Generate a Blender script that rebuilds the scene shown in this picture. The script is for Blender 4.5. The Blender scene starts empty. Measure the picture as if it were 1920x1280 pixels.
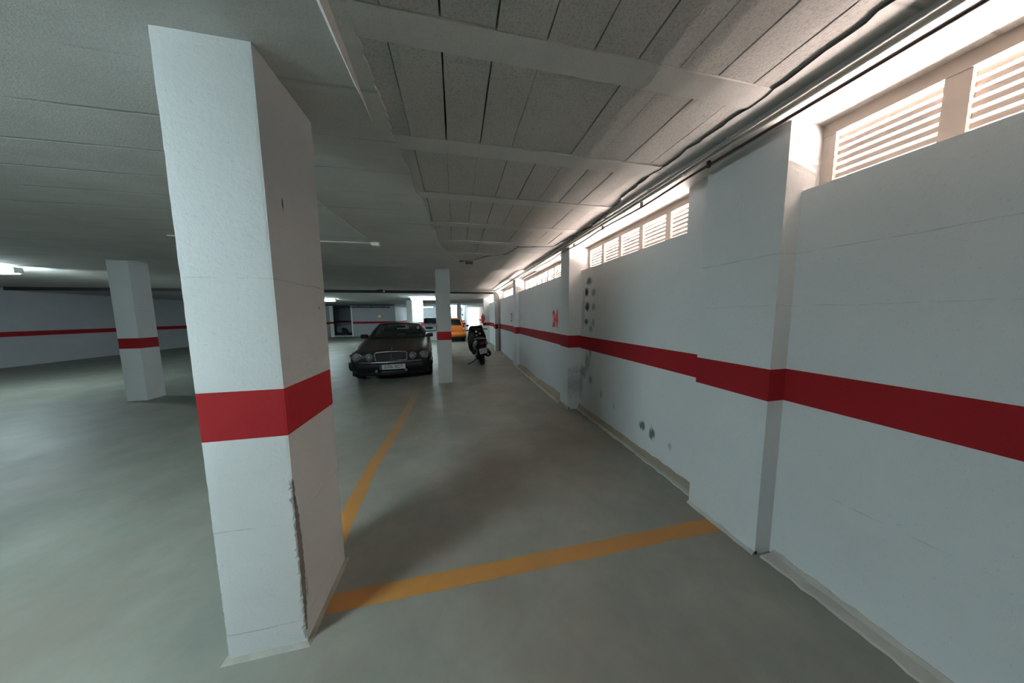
import bpy, bmesh, math, random
from mathutils import Vector, Matrix, Euler
R = math.radians
PI = math.pi
S = bpy.context.scene
COL = S.collection
random.seed(7)

# ------------------------------------------------------------------ camera
def rot_cam(yaw, pitch, roll):
    def f(u, w, v):
        c, s = math.cos(roll), math.sin(roll); u, v = c*u-s*v, s*u+c*v
        c, s = math.cos(pitch), math.sin(pitch); w, v = c*w-s*v, s*w+c*v
        c, s = math.cos(yaw), math.sin(yaw); u, w = c*u-s*w, s*u+c*w
        return Vector((u, w, v))
    r, fw, up = f(1, 0, 0), f(0, 1, 0), f(0, 0, 1)
    return Matrix(((r.x, up.x, -fw.x), (r.y, up.y, -fw.y), (r.z, up.z, -fw.z)))
cd = bpy.data.cameras.new('camera')
cam = bpy.data.objects.new('camera', cd); COL.objects.link(cam)
cam.location = (0, 0, 1.5)
cam.rotation_euler = rot_cam(-0.20689, -0.097824, -0.00946).to_euler()
cd.sensor_width = 36; cd.lens = 498.5/1920*36; cd.clip_start = 0.05; cd.clip_end = 300
S.camera = cam

# ------------------------------------------------------------------ daylight and exposure
S.view_settings.view_transform = 'Standard'
S.view_settings.look = 'None'
S.view_settings.gamma = 1
S.view_settings.use_curve_mapping = False
S.view_settings.exposure = 0.37
W = bpy.data.worlds.new('sky'); S.world = W; W.use_nodes = True
W.node_tree.nodes['Background'].inputs[0].default_value = (1.0, 0.94, 0.91, 1)
W.node_tree.nodes['Background'].inputs[1].default_value = 1.6
sl = bpy.data.lights.new('sun', 'SUN'); sl.energy = 40.0; sl.angle = R(1.0); sl.color = (1.0, 0.93, 0.86)
sun = bpy.data.objects.new('sun', sl); COL.objects.link(sun)
sun.rotation_euler = (R(30), R(-8), 0)
LAMP_NEAR, LAMP_FAR = 175.0, 105.0        # emission of the fluorescent tubes

# added area light standing in for daylight bounced off the yard outside
gl = bpy.data.lights.new('yard_bounce_fill', 'AREA'); gl.shape = 'RECTANGLE'; gl.size = 7.5; gl.size_y = 30; gl.energy = 130000; gl.color = (1.0, .84, .78)
go = bpy.data.objects.new('yard_bounce_fill', gl); COL.objects.link(go); go.location = (6.7, 3.0, .02); go.rotation_euler = (R(180), 0, 0)
def portal(x, y, z, w, h, rot):
    l = bpy.data.lights.new('window_portal', 'AREA'); l.shape = 'RECTANGLE'; l.size = w; l.size_y = h; l.cycles.is_portal = True
    o = bpy.data.objects.new('window_portal', l); COL.objects.link(o); o.location = (x, y, z); o.rotation_euler = rot
portal(2.2, -.58, 2.33, .36, 3.5, (0, R(90), 0))
portal(2.2, 2.88, 2.33, .36, 1.9, (0, R(90), 0))
portal(2.2, 5.86, 2.33, .36, 3.4, (0, R(90), 0))
portal(2.2, 9.51, 2.33, .36, 3.2, (0, R(90), 0))
portal(2.2, 13.2, 2.33, .36, 3.5, (0, R(90), 0))
portal(1.85, 25.3, 1.2, 1.7, 2.4, (R(-90), 0, 0))

# ------------------------------------------------------------------ materials
MATS = {}
def rgb(r, g, b):
    def l(c):
        c /= 255; return c/12.92 if c <= .04045 else ((c+.055)/1.055)**2.4
    return (l(r), l(g), l(b), 1)
class NT:
    def __init__(s, name):
        s.m = bpy.data.materials.new(name); s.m.use_nodes = True
        s.t = s.m.node_tree; s.n = s.t.nodes; s.b = s.n['Principled BSDF']
    def new(s, k, **kw):
        x = s.n.new(k)
        for a, v in kw.items(): setattr(x, a, v)
        return x
    def lk(s, a, b): s.t.links.new(a, b)
    def coord(s):
        if not hasattr(s, '_c'): s._c = s.new('ShaderNodeTexCoord').outputs['Object']
        return s._c
    def noise(s, scale, detail=4, rough=.6, vec=None, sc=None):
        x = s.new('ShaderNodeTexNoise'); x.inputs['Scale'].default_value = scale
        x.inputs['Detail'].default_value = detail; x.inputs['Roughness'].default_value = rough
        v = vec or s.coord()
        if sc:
            mp = s.new('ShaderNodeMapping'); mp.inputs['Scale'].default_value = sc; s.lk(v, mp.inputs[0]); v = mp.outputs[0]
        s.lk(v, x.inputs['Vector']); return x.outputs['Fac']
    def ramp(s, fac, a, b, ca=(0, 0, 0, 1), cb=(1, 1, 1, 1)):
        x = s.new('ShaderNodeValToRGB'); e = x.color_ramp.elements
        e[0].position, e[1].position = a, b; e[0].color, e[1].color = ca, cb
        s.lk(fac, x.inputs[0]); return x.outputs[0]
    def mix(s, fac, a, b, mode='MIX'):
        x = s.new('ShaderNodeMix', data_type='RGBA', blend_type=mode)
        for inp, v in ((x.inputs[0], fac), (x.inputs[6], a), (x.inputs[7], b)):
            if hasattr(v, 'is_linked') or hasattr(v, 'links'): s.lk(v, inp)
            else: inp.default_value = v
        return x.outputs[2]
    def math(s, op, a, b=None, c=None):
        x = s.new('ShaderNodeMath', operation=op)
        for i, v in enumerate((a, b, c)):
            if v is None: continue
            if hasattr(v, 'links'): s.lk(v, x.inputs[i])
            else: x.inputs[i].default_value = v
        return x.outputs[0]
    def color(s, c):
        if hasattr(c, 'links'): s.lk(c, s.b.inputs['Base Color'])
        else: s.b.inputs['Base Color'].default_value = c
    def bump(s, h, strength=.3, dist=.01):
        x = s.new('ShaderNodeBump'); x.inputs['Strength'].default_value = strength; x.inputs['Distance'].default_value = dist
        s.lk(h, x.inputs['Height']); s.lk(x.outputs[0], s.b.inputs['Normal'])
    def set(s, rough=.6, metal=0, spec=.5, **kw):
        s.b.inputs['Roughness'].default_value = rough; s.b.inputs['Metallic'].default_value = metal
        s.b.inputs['Specular IOR Level'].default_value = spec
        for k, v in kw.items(): s.b.inputs[k].default_value = v
        return s.m
    def spots(s, col, spots, dark):
        tot = None
        nz = s.noise(38, 4, .7, sc=(1, 1, .45))
        for (cy, cz, ry, rz, k) in spots:
            a = s.new('ShaderNodeVectorMath', operation='SUBTRACT'); s.lk(s.coord(), a.inputs[0]); a.inputs[1].default_value = (0, cy, cz)
            m = s.new('ShaderNodeVectorMath', operation='MULTIPLY'); s.lk(a.outputs[0], m.inputs[0]); m.inputs[1].default_value = (0, 1/ry, 1/rz)
            l = s.new('ShaderNodeVectorMath', operation='LENGTH'); s.lk(m.outputs[0], l.inputs[0])
            v = s.math('SUBTRACT', 1.25, l.outputs['Value'])
            v = s.math('ADD', v, s.math('MULTIPLY', s.math('SUBTRACT', nz, .5), 2.2))
            v = s.math('MULTIPLY', v, 1.6); v.node.use_clamp = True
            v = s.math('MULTIPLY', v, k)
            tot = v if tot is None else s.math('MAXIMUM', tot, v)
        return s.mix(tot, col, dark)

def flat(name, c, rough=.5, metal=0, spec=.5, noise=0, **kw):
    if name in MATS: return MATS[name]
    n = NT(name)
    if noise:
        f = n.noise(9, 5); d = tuple(x*(1-noise) for x in c[:3])+(1,)
        n.color(n.mix(n.ramp(f, .35, .65), d, c))
    else: n.color(c)
    MATS[name] = n.set(rough, metal, spec, **kw); return MATS[name]

def paint(name, c, dirt=.05, bump=.35, spots=None, fine=55, lines=None):
    n = NT(name)
    big = n.ramp(n.noise(1.6, 5, .65), .3, .7)
    col = n.mix(big, tuple(x*(1-dirt*1.6) for x in c[:3])+(1,), c)
    sp = n.ramp(n.noise(fine*1.7, 3, .7), .32, .36)
    col = n.mix(n.math('MULTIPLY', n.math('SUBTRACT', 1, sp), .35), col, tuple(x*.55 for x in c[:3])+(1,))
    if spots: col = n.spots(col, spots, rgb(44, 44, 42))
    if lines:
        sep = n.new('ShaderNodeSeparateXYZ'); n.lk(n.coord(), sep.inputs[0])
        wob = n.math('MULTIPLY', n.math('SUBTRACT', n.noise(4, 3), .5), .03); br = n.ramp(n.noise(3, 4, .7), .42, .6)
        for z0, ya, yb in lines:
            d = n.math('ABSOLUTE', n.math('SUBTRACT', n.math('ADD', sep.outputs['Z'], wob), z0))
            k = n.math('SUBTRACT', 1, n.ramp(d, .0008, .0035))
            k = n.math('MULTIPLY', k, n.math('MULTIPLY', n.math('GREATER_THAN', sep.outputs['Y'], ya), n.math('LESS_THAN', sep.outputs['Y'], yb)))
            col = n.mix(n.math('MULTIPLY', k, n.math('MULTIPLY', br, .6)), col, tuple(x*.35 for x in c[:3])+(1,))
    n.color(col)
    h = n.math('ADD', n.noise(fine, 5, .7), n.math('MULTIPLY', n.noise(fine*.12, 3), 1.5))
    n.bump(h, bump, .006)
    return n.set(.85, 0, .25)

SCUFF = [(3.60, 1.98, .07, .055, .8), (3.66, 1.83, .06, .06, .95), (3.63, 1.615, .06, .065, .95), (3.66, 1.395, .065, .045, .9),
         (3.46, 1.81, .06, .05, .5), (3.45, 1.61, .05, .05, .5), (3.45, 1.385, .04, .06, .45), (3.52, 1.3, .05, .05, .5), (3.55, 1.99, .06, .04, .4),
         (2.377, .325, .045, .05, .8), (2.234, .30, .04, .06, .8), (1.70, .23, .018, .06, .6), (3.74, .62, .10, .10, .55), (3.5, .55, .05, .06, .5), (3.62, .78, .05, .16, .45), (3.55, .8, .03, .1, .4),
         (3.2, .42, .03, .06, .4), (2.9, .36, .02, .05, .3), (3.75, 1.6, .05, .3, .3), (3.52, .95, .03, .09, .5), (2.0, .28, .02, .04, .35), (3.8, .4, .06, .2, .35)]
M_wall = paint('white_wall_paint', (.66, .685, .69, 1), .05, .4, SCUFF, lines=[(1.54, .5, 1.67), (1.83, .5, 1.67), (.53, .5, 1.2)])
M_pillar = paint('white_pillar_paint', (.60, .615, .615, 1), .05, .45, [(1.374, 1.98, .006, .03, .9), (1.62, 1.55, .01, .01, .6), (1.3, .25, .004, .05, .4)], lines=[(.12, 0, 9), (.60, 0, 9), (1.655, 0, 9)])
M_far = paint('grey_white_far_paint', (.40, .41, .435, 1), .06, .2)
M_red = paint('red_band_paint', (.30, .012, .016, 1), .06, .35)
M_mortar = paint('bare_mortar', (.22, .205, .185, 1), .3, .9, fine=30)
M_curb = paint('bare_base_mortar', (.36, .315, .24, 1), .2, .8, fine=26)
M_lip = paint('pale_floor_lip', (.50, .49, .45, 1), .2, .8, fine=30)
M_number = flat('red_number_paint', (.72, .05, .03, 1), .7)

def m_floor():
    n = NT('floor_concrete')
    c1, c2, c3 = (.140, .152, .130, 1), (.205, .210, .180, 1), (.155, .130, .104, 1)
    a = n.ramp(n.noise(1.5, 7, .68), .34, .66); b = n.ramp(n.noise(1.1, 6, .65, sc=(1, 1, 1.3)), .47, .66)
    col = n.mix(a, c1, c2); col = n.mix(n.math('MULTIPLY', b, .6), col, c3)
    sp = n.ramp(n.noise(70, 3, .75), .3, .36); col = n.mix(n.math('MULTIPLY', n.math('SUBTRACT', 1, sp), .3), col, (.1, .1, .09, 1))
    n.color(col)
    n.lk(n.math('MULTIPLY_ADD', n.noise(1.3, 5, .65), .3, .36), n.b.inputs['Roughness'])
    n.bump(n.math('ADD', n.noise(45, 4, .7), n.math('MULTIPLY', n.noise(3, 3), 3)), .1, .004)
    n.b.inputs['Specular IOR Level'].default_value = .45
    return n.m
M_floor = m_floor()
def m_line():
    n = NT('yellow_line_paint')
    w = n.ramp(n.noise(3.5, 6, .7), .36, .62)
    fade = n.new('ShaderNodeMapRange'); sep = n.new('ShaderNodeSeparateXYZ'); n.lk(n.coord(), sep.inputs[0])
    n.lk(sep.outputs['Y'], fade.inputs['Value'])
    for k, v in (('From Min', 2.6), ('From Max', 5.6), ('To Min', 0), ('To Max', 1.0)): fade.inputs[k].default_value = v
    col = n.mix(n.math('MULTIPLY', n.math('SUBTRACT', 1, w), .35), (.33, .155, .032, 1), (.20, .125, .06, 1))
    wear = n.math('MULTIPLY', fade.outputs[0], n.math('MULTIPLY_ADD', n.noise(2.2, 5, .7), 1.1, .35)); wear.node.use_clamp = True
    n.color(n.mix(wear, col, (.225, .21, .175, 1)))
    n.bump(n.noise(45, 4, .7), .1, .004)
    return n.set(.5, 0, .4)
M_line = m_line()
def m_ceil(name, c, speck, bump, lines=False):
    n = NT(name)
    a = n.ramp(n.noise(1.7, 5, .6), .3, .7)
    col = n.mix(a, tuple(x*.86 for x in c[:3])+(1,), c)
    f = n.ramp(n.noise(120, 3, .8), .36, .5)
    col = n.mix(n.math('MULTIPLY', n.math('SUBTRACT', 1, f), speck), col, tuple(x*.45 for x in c[:3])+(1,))
    h = n.math('ADD', n.noise(110, 4, .8), n.math('MULTIPLY', n.noise(8, 3), 1.2))
    if lines:
        sep = n.new('ShaderNodeSeparateXYZ'); n.lk(n.coord(), sep.inputs[0])
        yy = n.math('ADD', sep.outputs['Y'], n.math('MULTIPLY', n.noise(1.2, 3), .05))
        m = n.math('PINGPONG', yy, .18)
        g = n.ramp(m, .0, .012)
        br = n.ramp(n.noise(1.1, 4, .7, sc=(.6, 3, 1)), .42, .60)
        gk = n.math('MULTIPLY', n.math('SUBTRACT', 1, g), br)
        col = n.mix(n.math('MULTIPLY', gk, .7), col, tuple(x*.35 for x in c[:3])+(1,))
        st = n.ramp(n.noise(2.2, 4, .6, sc=(.3, 5, 1)), .5, .75)
        col = n.mix(n.math('MULTIPLY', st, .18), col, tuple(min(1, x*1.25) for x in c[:3])+(1,))
        h = n.math('SUBTRACT', h, n.math('MULTIPLY', gk, 2.5))
    n.color(col); n.bump(h, bump, .008)
    return n.set(.95, 0, .15)
M_block = m_ceil('ceiling_block', (.66, .635, .60, 1), .55, .8)
M_joist = m_ceil('ceiling_joist', (.68, .66, .63, 1), .22, .35)
M_slab = m_ceil('ceiling_concrete', (.65, .64, .61, 1), .25, .4, True)
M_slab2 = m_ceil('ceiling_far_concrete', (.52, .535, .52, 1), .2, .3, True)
M_gap = flat('ceiling_gap', (.05, .045, .04, 1), .95)

M_frame = flat('cream_louver_metal', (.50, .43, .38, 1), .55, noise=.1)
M_out = flat('sunlit_ground', (.60, .50, .45, 1), .9, noise=.2)
M_conduit = flat('grey_conduit', (.36, .355, .345, 1), .5, noise=.1)
M_conduit_l = flat('cream_conduit', (.55, .53, .47, 1), .55, noise=.1)
M_cable = flat('dark_cable', (.035, .018, .016, 1), .5)
M_black = flat('black_plastic', (.010, .010, .011, 1), .5, 0, .22)
M_blackm = flat('black_satin', (.006, .006, .008, 1), .38, 0, .3)
M_rubber = flat('tyre_rubber', (.014, .014, .014, 1), .8)
M_steel = flat('steel', (.55, .55, .56, 1), .3, 1)
M_chrome = flat('dull_chrome', (.42, .38, .39, 1), .28, 1, noise=.25)
M_rim = flat('alloy_rim', (.28, .27, .26, 1), .4, .8, noise=.2)
M_red_can = flat('extinguisher_red', (.45, .015, .02, 1), .35)
M_white = flat('white_plastic', (.75, .75, .73, 1), .5)
M_orangeplate = flat('orange_sign', (.6, .36, .16, 1), .6)
M_grey = flat('grey_panel', (.25, .26, .27, 1), .6)
M_lens = flat('lamp_lens', (.55, .55, .54, 1), .12, 0, .6, **{'Transmission Weight': .25})
M_refl = flat('lamp_reflector', (.55, .56, .56, 1), .3, .5)
M_redlens = flat('red_lens', (.32, .015, .015, 1), .2)
M_pinklens = flat('pale_red_lens', (.65, .35, .32, 1), .2)
M_mirror = flat('mirror_glass', (.85, .85, .88, 1), .03, 1)
M_plate = flat('dusty_plate', (.34, .36, .35, 1), .6)
M_plate2 = flat('plate_grey', (.30, .28, .29, 1), .6)
M_ink = flat('plate_ink', (.03, .03, .03, 1), .6)
M_blue = flat('plate_blue', (.03, .04, .12, 1), .6)
M_seat = flat('dark_upholstery', (.03, .028, .025, 1), .7)
M_well = flat('wheel_well', (.006, .006, .006, 1), .9)
def m_emit(name, c, s):
    n = NT(name); n.b.inputs['Base Color'].default_value = (.8, .8, .8, 1)
    n.b.inputs['Emission Color'].default_value = c; n.b.inputs['Emission Strength'].default_value = s
    return n.m
COOL = (.75, .95, 1.0, 1)
M_tube = m_emit('fluorescent_tube_near', COOL, LAMP_NEAR)
M_tubefar = m_emit('fluorescent_tube_far', COOL, LAMP_FAR)
def m_dustpaint(name, c, dust, amt, rough=.35, spec=.4):
    n = NT(name)
    geo = n.new('ShaderNodeNewGeometry'); sep = n.new('ShaderNodeSeparateXYZ'); n.lk(geo.outputs['Normal'], sep.inputs[0])
    up = n.ramp(sep.outputs['Z'], .2, .95)
    f = n.math('MULTIPLY', n.math('MULTIPLY_ADD', n.noise(6, 5, .7), .6, .6), n.math('MULTIPLY_ADD', up, amt, amt*.05))
    n.color(n.mix(f, c, dust)); n.lk(n.math('MULTIPLY_ADD', f, .5, rough), n.b.inputs['Roughness'])
    n.b.inputs['Specular IOR Level'].default_value = spec
    return n.m
M_sedan = m_dustpaint('dusty_dark_green_paint', (.006, .010, .008, 1), (.10, .076, .060, 1), .33, .35, .18)
M_orange = m_dustpaint('orange_car_paint', (.50, .13, .018, 1), (.5, .3, .15, 1), .2, .3)
M_silver = m_dustpaint('silver_car_paint', (.50, .54, .57, 1), (.5, .5, .5, 1), .1, .3)
M_silver2 = m_dustpaint('grey_car_paint', (.20, .23, .24, 1), (.3, .3, .3, 1), .1, .3)
M_tan = flat('tan_roof_load', (.30, .22, .15, 1), .8)
def m_glass(name, tint, dust, f):
    n = NT(name); out = n.n['Material Output']
    tr = n.new('ShaderNodeBsdfTransparent'); tr.inputs[0].default_value = tint
    n.color(dust); n.set(.12, 0, .5)
    mx = n.new('ShaderNodeMixShader'); mx.inputs[0].default_value = f
    n.lk(tr.outputs[0], mx.inputs[1]); n.lk(n.b.outputs[0], mx.inputs[2]); n.lk(mx.outputs[0], out.inputs[0])
    return n.m
M_glass = m_glass('dusty_green_glass', (.55, .62, .57, 1), (.075, .085, .075, 1), .42)
M_clear = m_glass('clear_lens', (.85, .87, .86, 1), (.26, .27, .265, 1), .45)
M_glassdark = m_glass('dark_car_glass', (.3, .33, .34, 1), (.02, .022, .026, 1), .6)

# ------------------------------------------------------------------ mesh helpers
class MB:
    def __init__(s): s.v, s.f, s.m, s.sm = [], [], [], []
    def add(s, vs, fs, mat=0, smooth=False):
        o = len(s.v); s.v += [tuple(v) for v in vs]
        for f in fs: s.f.append(tuple(i+o for i in f)); s.m.append(mat); s.sm.append(smooth)
        return o
    def box(s, x0, x1, y0, y1, z0, z1, mat=0, T=None):
        vs = [Vector((x, y, z)) for x in (x0, x1) for y in (y0, y1) for z in (z0, z1)]
        if T is not None: vs = [T @ v for v in vs]
        s.add(vs, [(0, 1, 3, 2), (4, 6, 7, 5), (0, 4, 5, 1), (2, 3, 7, 6), (0, 2, 6, 4), (1, 5, 7, 3)], mat)
    def layers(s, x0, x1, y0, y1, zs, mats):
        ring = [(x0, y0), (x1, y0), (x1, y1), (x0, y1)]
        o = len(s.v)
        s.v += [(x, y, z) for z in zs for x, y in ring]
        for k in range(len(zs)-1):
            for i in range(4):
                j = (i+1) % 4
                s.f.append((o+4*k+i, o+4*k+j, o+4*k+4+j, o+4*k+4+i)); s.m.append(mats[k]); s.sm.append(False)
        n = 4*(len(zs)-1)
        s.f += [(o+3, o+2, o+1, o), (o+n, o+n+1, o+n+2, o+n+3)]; s.m += [mats[0], mats[-1]]; s.sm += [False, False]
    def tube(s, pts, r, seg=8, mat=0, cap=True):
        pts = [Vector(p) for p in pts]; n = len(pts); up = Vector((0, 0, 1)); rings = []
        rs = r if isinstance(r, (list, tuple)) else [r]*n
        prev = None
        for i, p in enumerate(pts):
            t = (pts[min(i+1, n-1)]-pts[max(i-1, 0)]).normalized()
            if prev is None:
                a = t.cross(up)
                if a.length < 1e-3: a = t.cross(Vector((1, 0, 0)))
            else: a = prev - t*prev.dot(t)
            a.normalize(); prev = a; b = t.cross(a)
            rings.append([p+(a*math.cos(2*PI*k/seg)+b*math.sin(2*PI*k/seg))*rs[i] for k in range(seg)])
        s.skin(rings, mat, cap)
    def skin(s, rings, mat=0, cap=True, closed=True, smooth=True):
        m = len(rings[0]); o = s.add([v for r in rings for v in r], [], mat)
        for i in range(len(rings)-1):
            for k in range(m if closed else m-1):
                q = (k+1) % m
                s.f.append((o+i*m+k, o+i*m+q, o+(i+1)*m+q, o+(i+1)*m+k)); s.m.append(mat); s.sm.append(smooth)
        if cap:
            s.f += [tuple(o+k for k in reversed(range(m))), tuple(o+(len(rings)-1)*m+k for k in range(m))]
            s.m += [mat, mat]; s.sm += [False, False]
    def lathe(s, prof, c, axis='z', seg=20, mat=0, T=None):
        rings = []
        for r, h in prof:
            ring = []
            for k in range(seg):
                a = 2*PI*k/seg; p, q = r*math.cos(a), r*math.sin(a)
                v = Vector({'z': (p, q, h), 'y': (p, h, q), 'x': (h, p, q)}[axis])
                if T is not None: v = T @ v
                ring.append(v+Vector(c))
            rings.append(ring)
        s.skin(rings, mat, True)
    def grid(s, fn, us, vs, matf=0, smooth=True):
        o = len(s.v); n = len(vs)
        s.v += [tuple(fn(u, v)) for u in us for v in vs]
        for i in range(len(us)-1):
            for j in range(n-1):
                s.f.append((o+i*n+j, o+(i+1)*n+j, o+(i+1)*n+j+1, o+i*n+j+1))
                s.m.append(matf((us[i]+us[i+1])/2, (vs[j]+vs[j+1])/2) if callable(matf) else matf); s.sm.append(smooth)
    def build(s, name, mats, parent=None, fix=True):
        me = bpy.data.meshes.new(name); me.from_pydata(s.v, [], s.f)
        for m in (mats if isinstance(mats, (list, tuple)) else [mats]): me.materials.append(m)
        me.polygons.foreach_set('material_index', s.m); me.polygons.foreach_set('use_smooth', s.sm)
        if fix:
            bm = bmesh.new(); bm.from_mesh(me); bmesh.ops.recalc_face_normals(bm, faces=bm.faces); bm.to_mesh(me); bm.free()
        me.update()
        o = bpy.data.objects.new(name, me); COL.objects.link(o)
        if parent is not None: o.parent = parent
        return o
def bevel(o, w, seg=2):
    m = o.modifiers.new('bevel', 'BEVEL'); m.width = w; m.segments = seg; m.limit_method = 'ANGLE'; m.angle_limit = R(35)
    return o
def sub(o, n=2):
    m = o.modifiers.new('subsurf', 'SUBSURF'); m.levels = n; m.render_levels = n; return o
def solid(o, t):
    m = o.modifiers.new('solid', 'SOLIDIFY'); m.thickness = t; m.offset = -1; return o
def apply(o):
    dg = bpy.context.evaluated_depsgraph_get(); dg.update()
    me = bpy.data.meshes.new_from_object(o.evaluated_get(dg)); o.modifiers.clear(); o.data = me; return o
def tag(o, label, cat, group=None, kind=None):
    o['label'] = label; o['category'] = cat
    if group: o['group'] = group
    if kind: o['kind'] = kind
    return o
def empty(name, loc=(0, 0, 0), rot=(0, 0, 0)):
    o = bpy.data.objects.new(name, None); COL.objects.link(o); o.location = loc; o.rotation_euler = rot
    o.empty_display_size = .1; return o
def copy_tree(o, parent=None):
    c = o.copy(); COL.objects.link(c)
    if parent is not None: c.parent = parent
    for ch in list(o.children): copy_tree(ch, c)
    return c
def text(name, body, size, mat, M, parent=None, extrude=.001, offset=0, sx=1.0):
    cu = bpy.data.curves.new(name, 'FONT'); cu.body = body; cu.size = size; cu.extrude = extrude; cu.offset = offset
    cu.align_x = 'CENTER'; cu.align_y = 'CENTER'
    t = bpy.data.objects.new(name, cu); COL.objects.link(t)
    dg = bpy.context.evaluated_depsgraph_get(); dg.update()
    me = bpy.data.meshes.new_from_object(t.evaluated_get(dg)); bpy.data.objects.remove(t); bpy.data.curves.remove(cu)
    me.transform(M @ Matrix.Diagonal((sx, 1, 1, 1))); me.materials.clear(); me.materials.append(mat)
    for p in me.polygons: p.material_index = 0
    o = bpy.data.objects.new(name, me); COL.objects.link(o)
    if parent is not None: o.parent = parent
    return o
ST = 'structure'

# ------------------------------------------------------------------ floor
H = 2.525           # near ceiling
HF = 2.45           # lower ceiling of the far half
Y_STEP = 11.7
m = MB(); m.box(-14.2, 2.75, -12.2, 31.2, -.2, 0)
tag(m.build('floor', M_floor), 'mottled grey-green painted concrete floor of the garage', 'floor', kind=ST)
m = MB(); m.box(-60, 120, 31.2, 140, -.22, -.05); m.box(2.75, 60, -30, 31.2, -.22, -.05)
tag(m.build('ground_outside', M_out), 'sunlit pale ground outside the garage exit', 'ground', kind=ST)

# floor markings
def strip(name, pts_l, pts_r, z0, label):
    m = MB(); n = len(pts_l)
    vs = [(x, y, z0) for x, y in pts_l]+[(x, y, z0) for x, y in pts_r]
    m.add(vs, [(i, i+1, n+i+1, n+i) for i in range(n-1)])
    return tag(m.build(name, M_line), label, 'floor marking', kind=ST)
xs = [-.70+2.47*i/24 for i in range(25)]
strip('marking_line', [(x, 1.378+random.uniform(-.004, .004)) for x in xs], [(x, 1.484+random.uniform(-.004, .004)) for x in xs], .0006,
      'yellow floor line crossing from the nearest pillar to the right wall')
ys = [1.7+4.0*i/40 for i in range(41)]
def lx(y): return -.815-.05*math.exp(-((y-2.7)/.7)**2)*0.9+.01*(y-3.5)*.5
strip('marking_line', [(lx(y)-.055+random.uniform(-.006, .006), y) for y in ys], [(lx(y)+.06+random.uniform(-.006, .006), y) for y in ys], .0006,
      'worn yellow floor line fading out towards the parked dark sedan')

# ------------------------------------------------------------------ ceiling
JC = [-.99, -.29, .41, 1.113, 1.776, 2.468, 3.185, 3.885, 4.60, 5.30]
JW = [.062]*3+[.059, .064, .056, .063, .06, .06, .05]
XL = [(-3, -.335), (1.06, -.33), (1.45, -.332), (1.66, -.31), (1.83, -.312), (2.2, -.295), (2.4, -.277), (2.75, -.242), (3.1, -.24), (3.8, -.21), (4.5, -.124), (4.8, -.05), (5.05, .05), (5.25, .13), (5.6, .3)]
XR = [(-3, 1.44), (1.2, 1.452), (1.7, 1.447), (2.1, 1.463), (2.43, 1.505), (2.97, 1.59), (3.3, 1.53), (3.9, 1.46), (3.99, 1.1), (4.0, .94), (4.5, .89), (4.7, .56), (5.0, .40), (5.17, .25), (5.25, .13), (5.6, .1)]
def interp(tab, y):
    for (a, b), (c, d) in zip(tab, tab[1:]):
        if y <= c: return b+(d-b)*max(0, (y-a))/(c-a)
    return tab[-1][1]
m = MB()
# infill blocks between the joists, each its own slab with ragged joints
random.seed(3)
for k in range(len(JC)-1):
    y0, y1 = JC[k]+JW[k], JC[k+1]-JW[k+1]
    for i in range(-4, 12):
        g0 = random.choice([.001, .0015, .002, .004, .006]); g1 = random.choice([.001, .0015, .002, .003])
        x0 = -.22+.1955*i+g0; x1 = -.22+.1955*(i+1)-g1
        if x1 < -.8 or x0 > 2.0: continue
        zb = H+.004+random.uniform(-.002, .003); tl = random.uniform(-.0015, .0015)
        nx = 5
        top = H+.09; ya, yb = y0+random.uniform(.001, .006), y1-random.uniform(.0, .004)
        rag = [(random.uniform(-.0015, .0015), random.uniform(-.0015, .0015)) for _ in range(nx+1)]
        vs = []
        for j in range(nx+1):
            y = ya+(yb-ya)*j/nx
            vs += [(x0+rag[j][0], y, zb+tl), (x1+rag[j][1], y, zb-tl), (x0+rag[j][0], y, top), (x1+rag[j][1], y, top)]
        fs = []
        for j in range(nx):
            a = 4*j
            fs += [(a, a+1, a+5, a+4), (a, a+4, a+6, a+2), (a+1, a+3, a+7, a+5)]
        fs += [(0, 2, 3, 1), (4*nx, 4*nx+1, 4*nx+3, 4*nx+2)]
        m.add(vs, fs, 0)
for k, c in enumerate(JC):
    n = 30
    for s in range(n):      # joist soffits, lightly wavering edges
        x0, x1 = -.9+3.1*s/n, -.9+3.1*(s+1)/n
        m.box(x0, x1, c-JW[k], c+JW[k], H-.001, H+.08, 1)
# backing above the joints
m.box(-14.2, 2.4, -12.2, Y_STEP, H+.085, H+.3, 2)
# solid concrete zones left, right and beyond the blocks
random.seed(11)
def zone(edge, xo, ya, yb, sign, jit, stepy=.028):
    n = int((yb-ya)/stepy); pts = []
    j = 0
    for i in range(n+1):
        y = ya+(yb-ya)*i/n
        j = .6*j+random.uniform(-jit, jit)
        pts.append((interp(edge, y)+j, y))
    vs, fs, ed = [], [], []
    for x, y in pts: vs += [(x, y, H-.006), (x, y, H+.09), (xo, y, H-.006)]
    for i in range(n):
        a = 3*i; fs += [(a, a+2, a+5, a+3)]; ed.append((a, a+3, a+4, a+1))
    m.add(vs, fs, 3); m.add(vs, ed, 5 if sign > 0 else 3)  # right zone's skirt is coloured dark to draw the shadow gap
zone(XL, -14.2, -12.2, 5.25, -1, .011)
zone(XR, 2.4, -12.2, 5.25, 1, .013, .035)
m.add([(-14.2, 5.25, H-.006), (2.4, 5.25, H-.006), (2.4, 6.02, H-.006), (-14.2, 6.02, H-.006), (2.4, 6.02, H+.03), (-14.2, 6.02, H+.03),
       (2.4, Y_STEP, H+.03), (-14.2, Y_STEP, H+.03)], [(0, 1, 2, 3), (3, 2, 4, 5), (5, 4, 6, 7)], 3)
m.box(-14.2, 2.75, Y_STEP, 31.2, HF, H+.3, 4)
m.box(-14.2, 2.4, Y_STEP-.012, Y_STEP, HF-.004, H+.06, 2)
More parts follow.
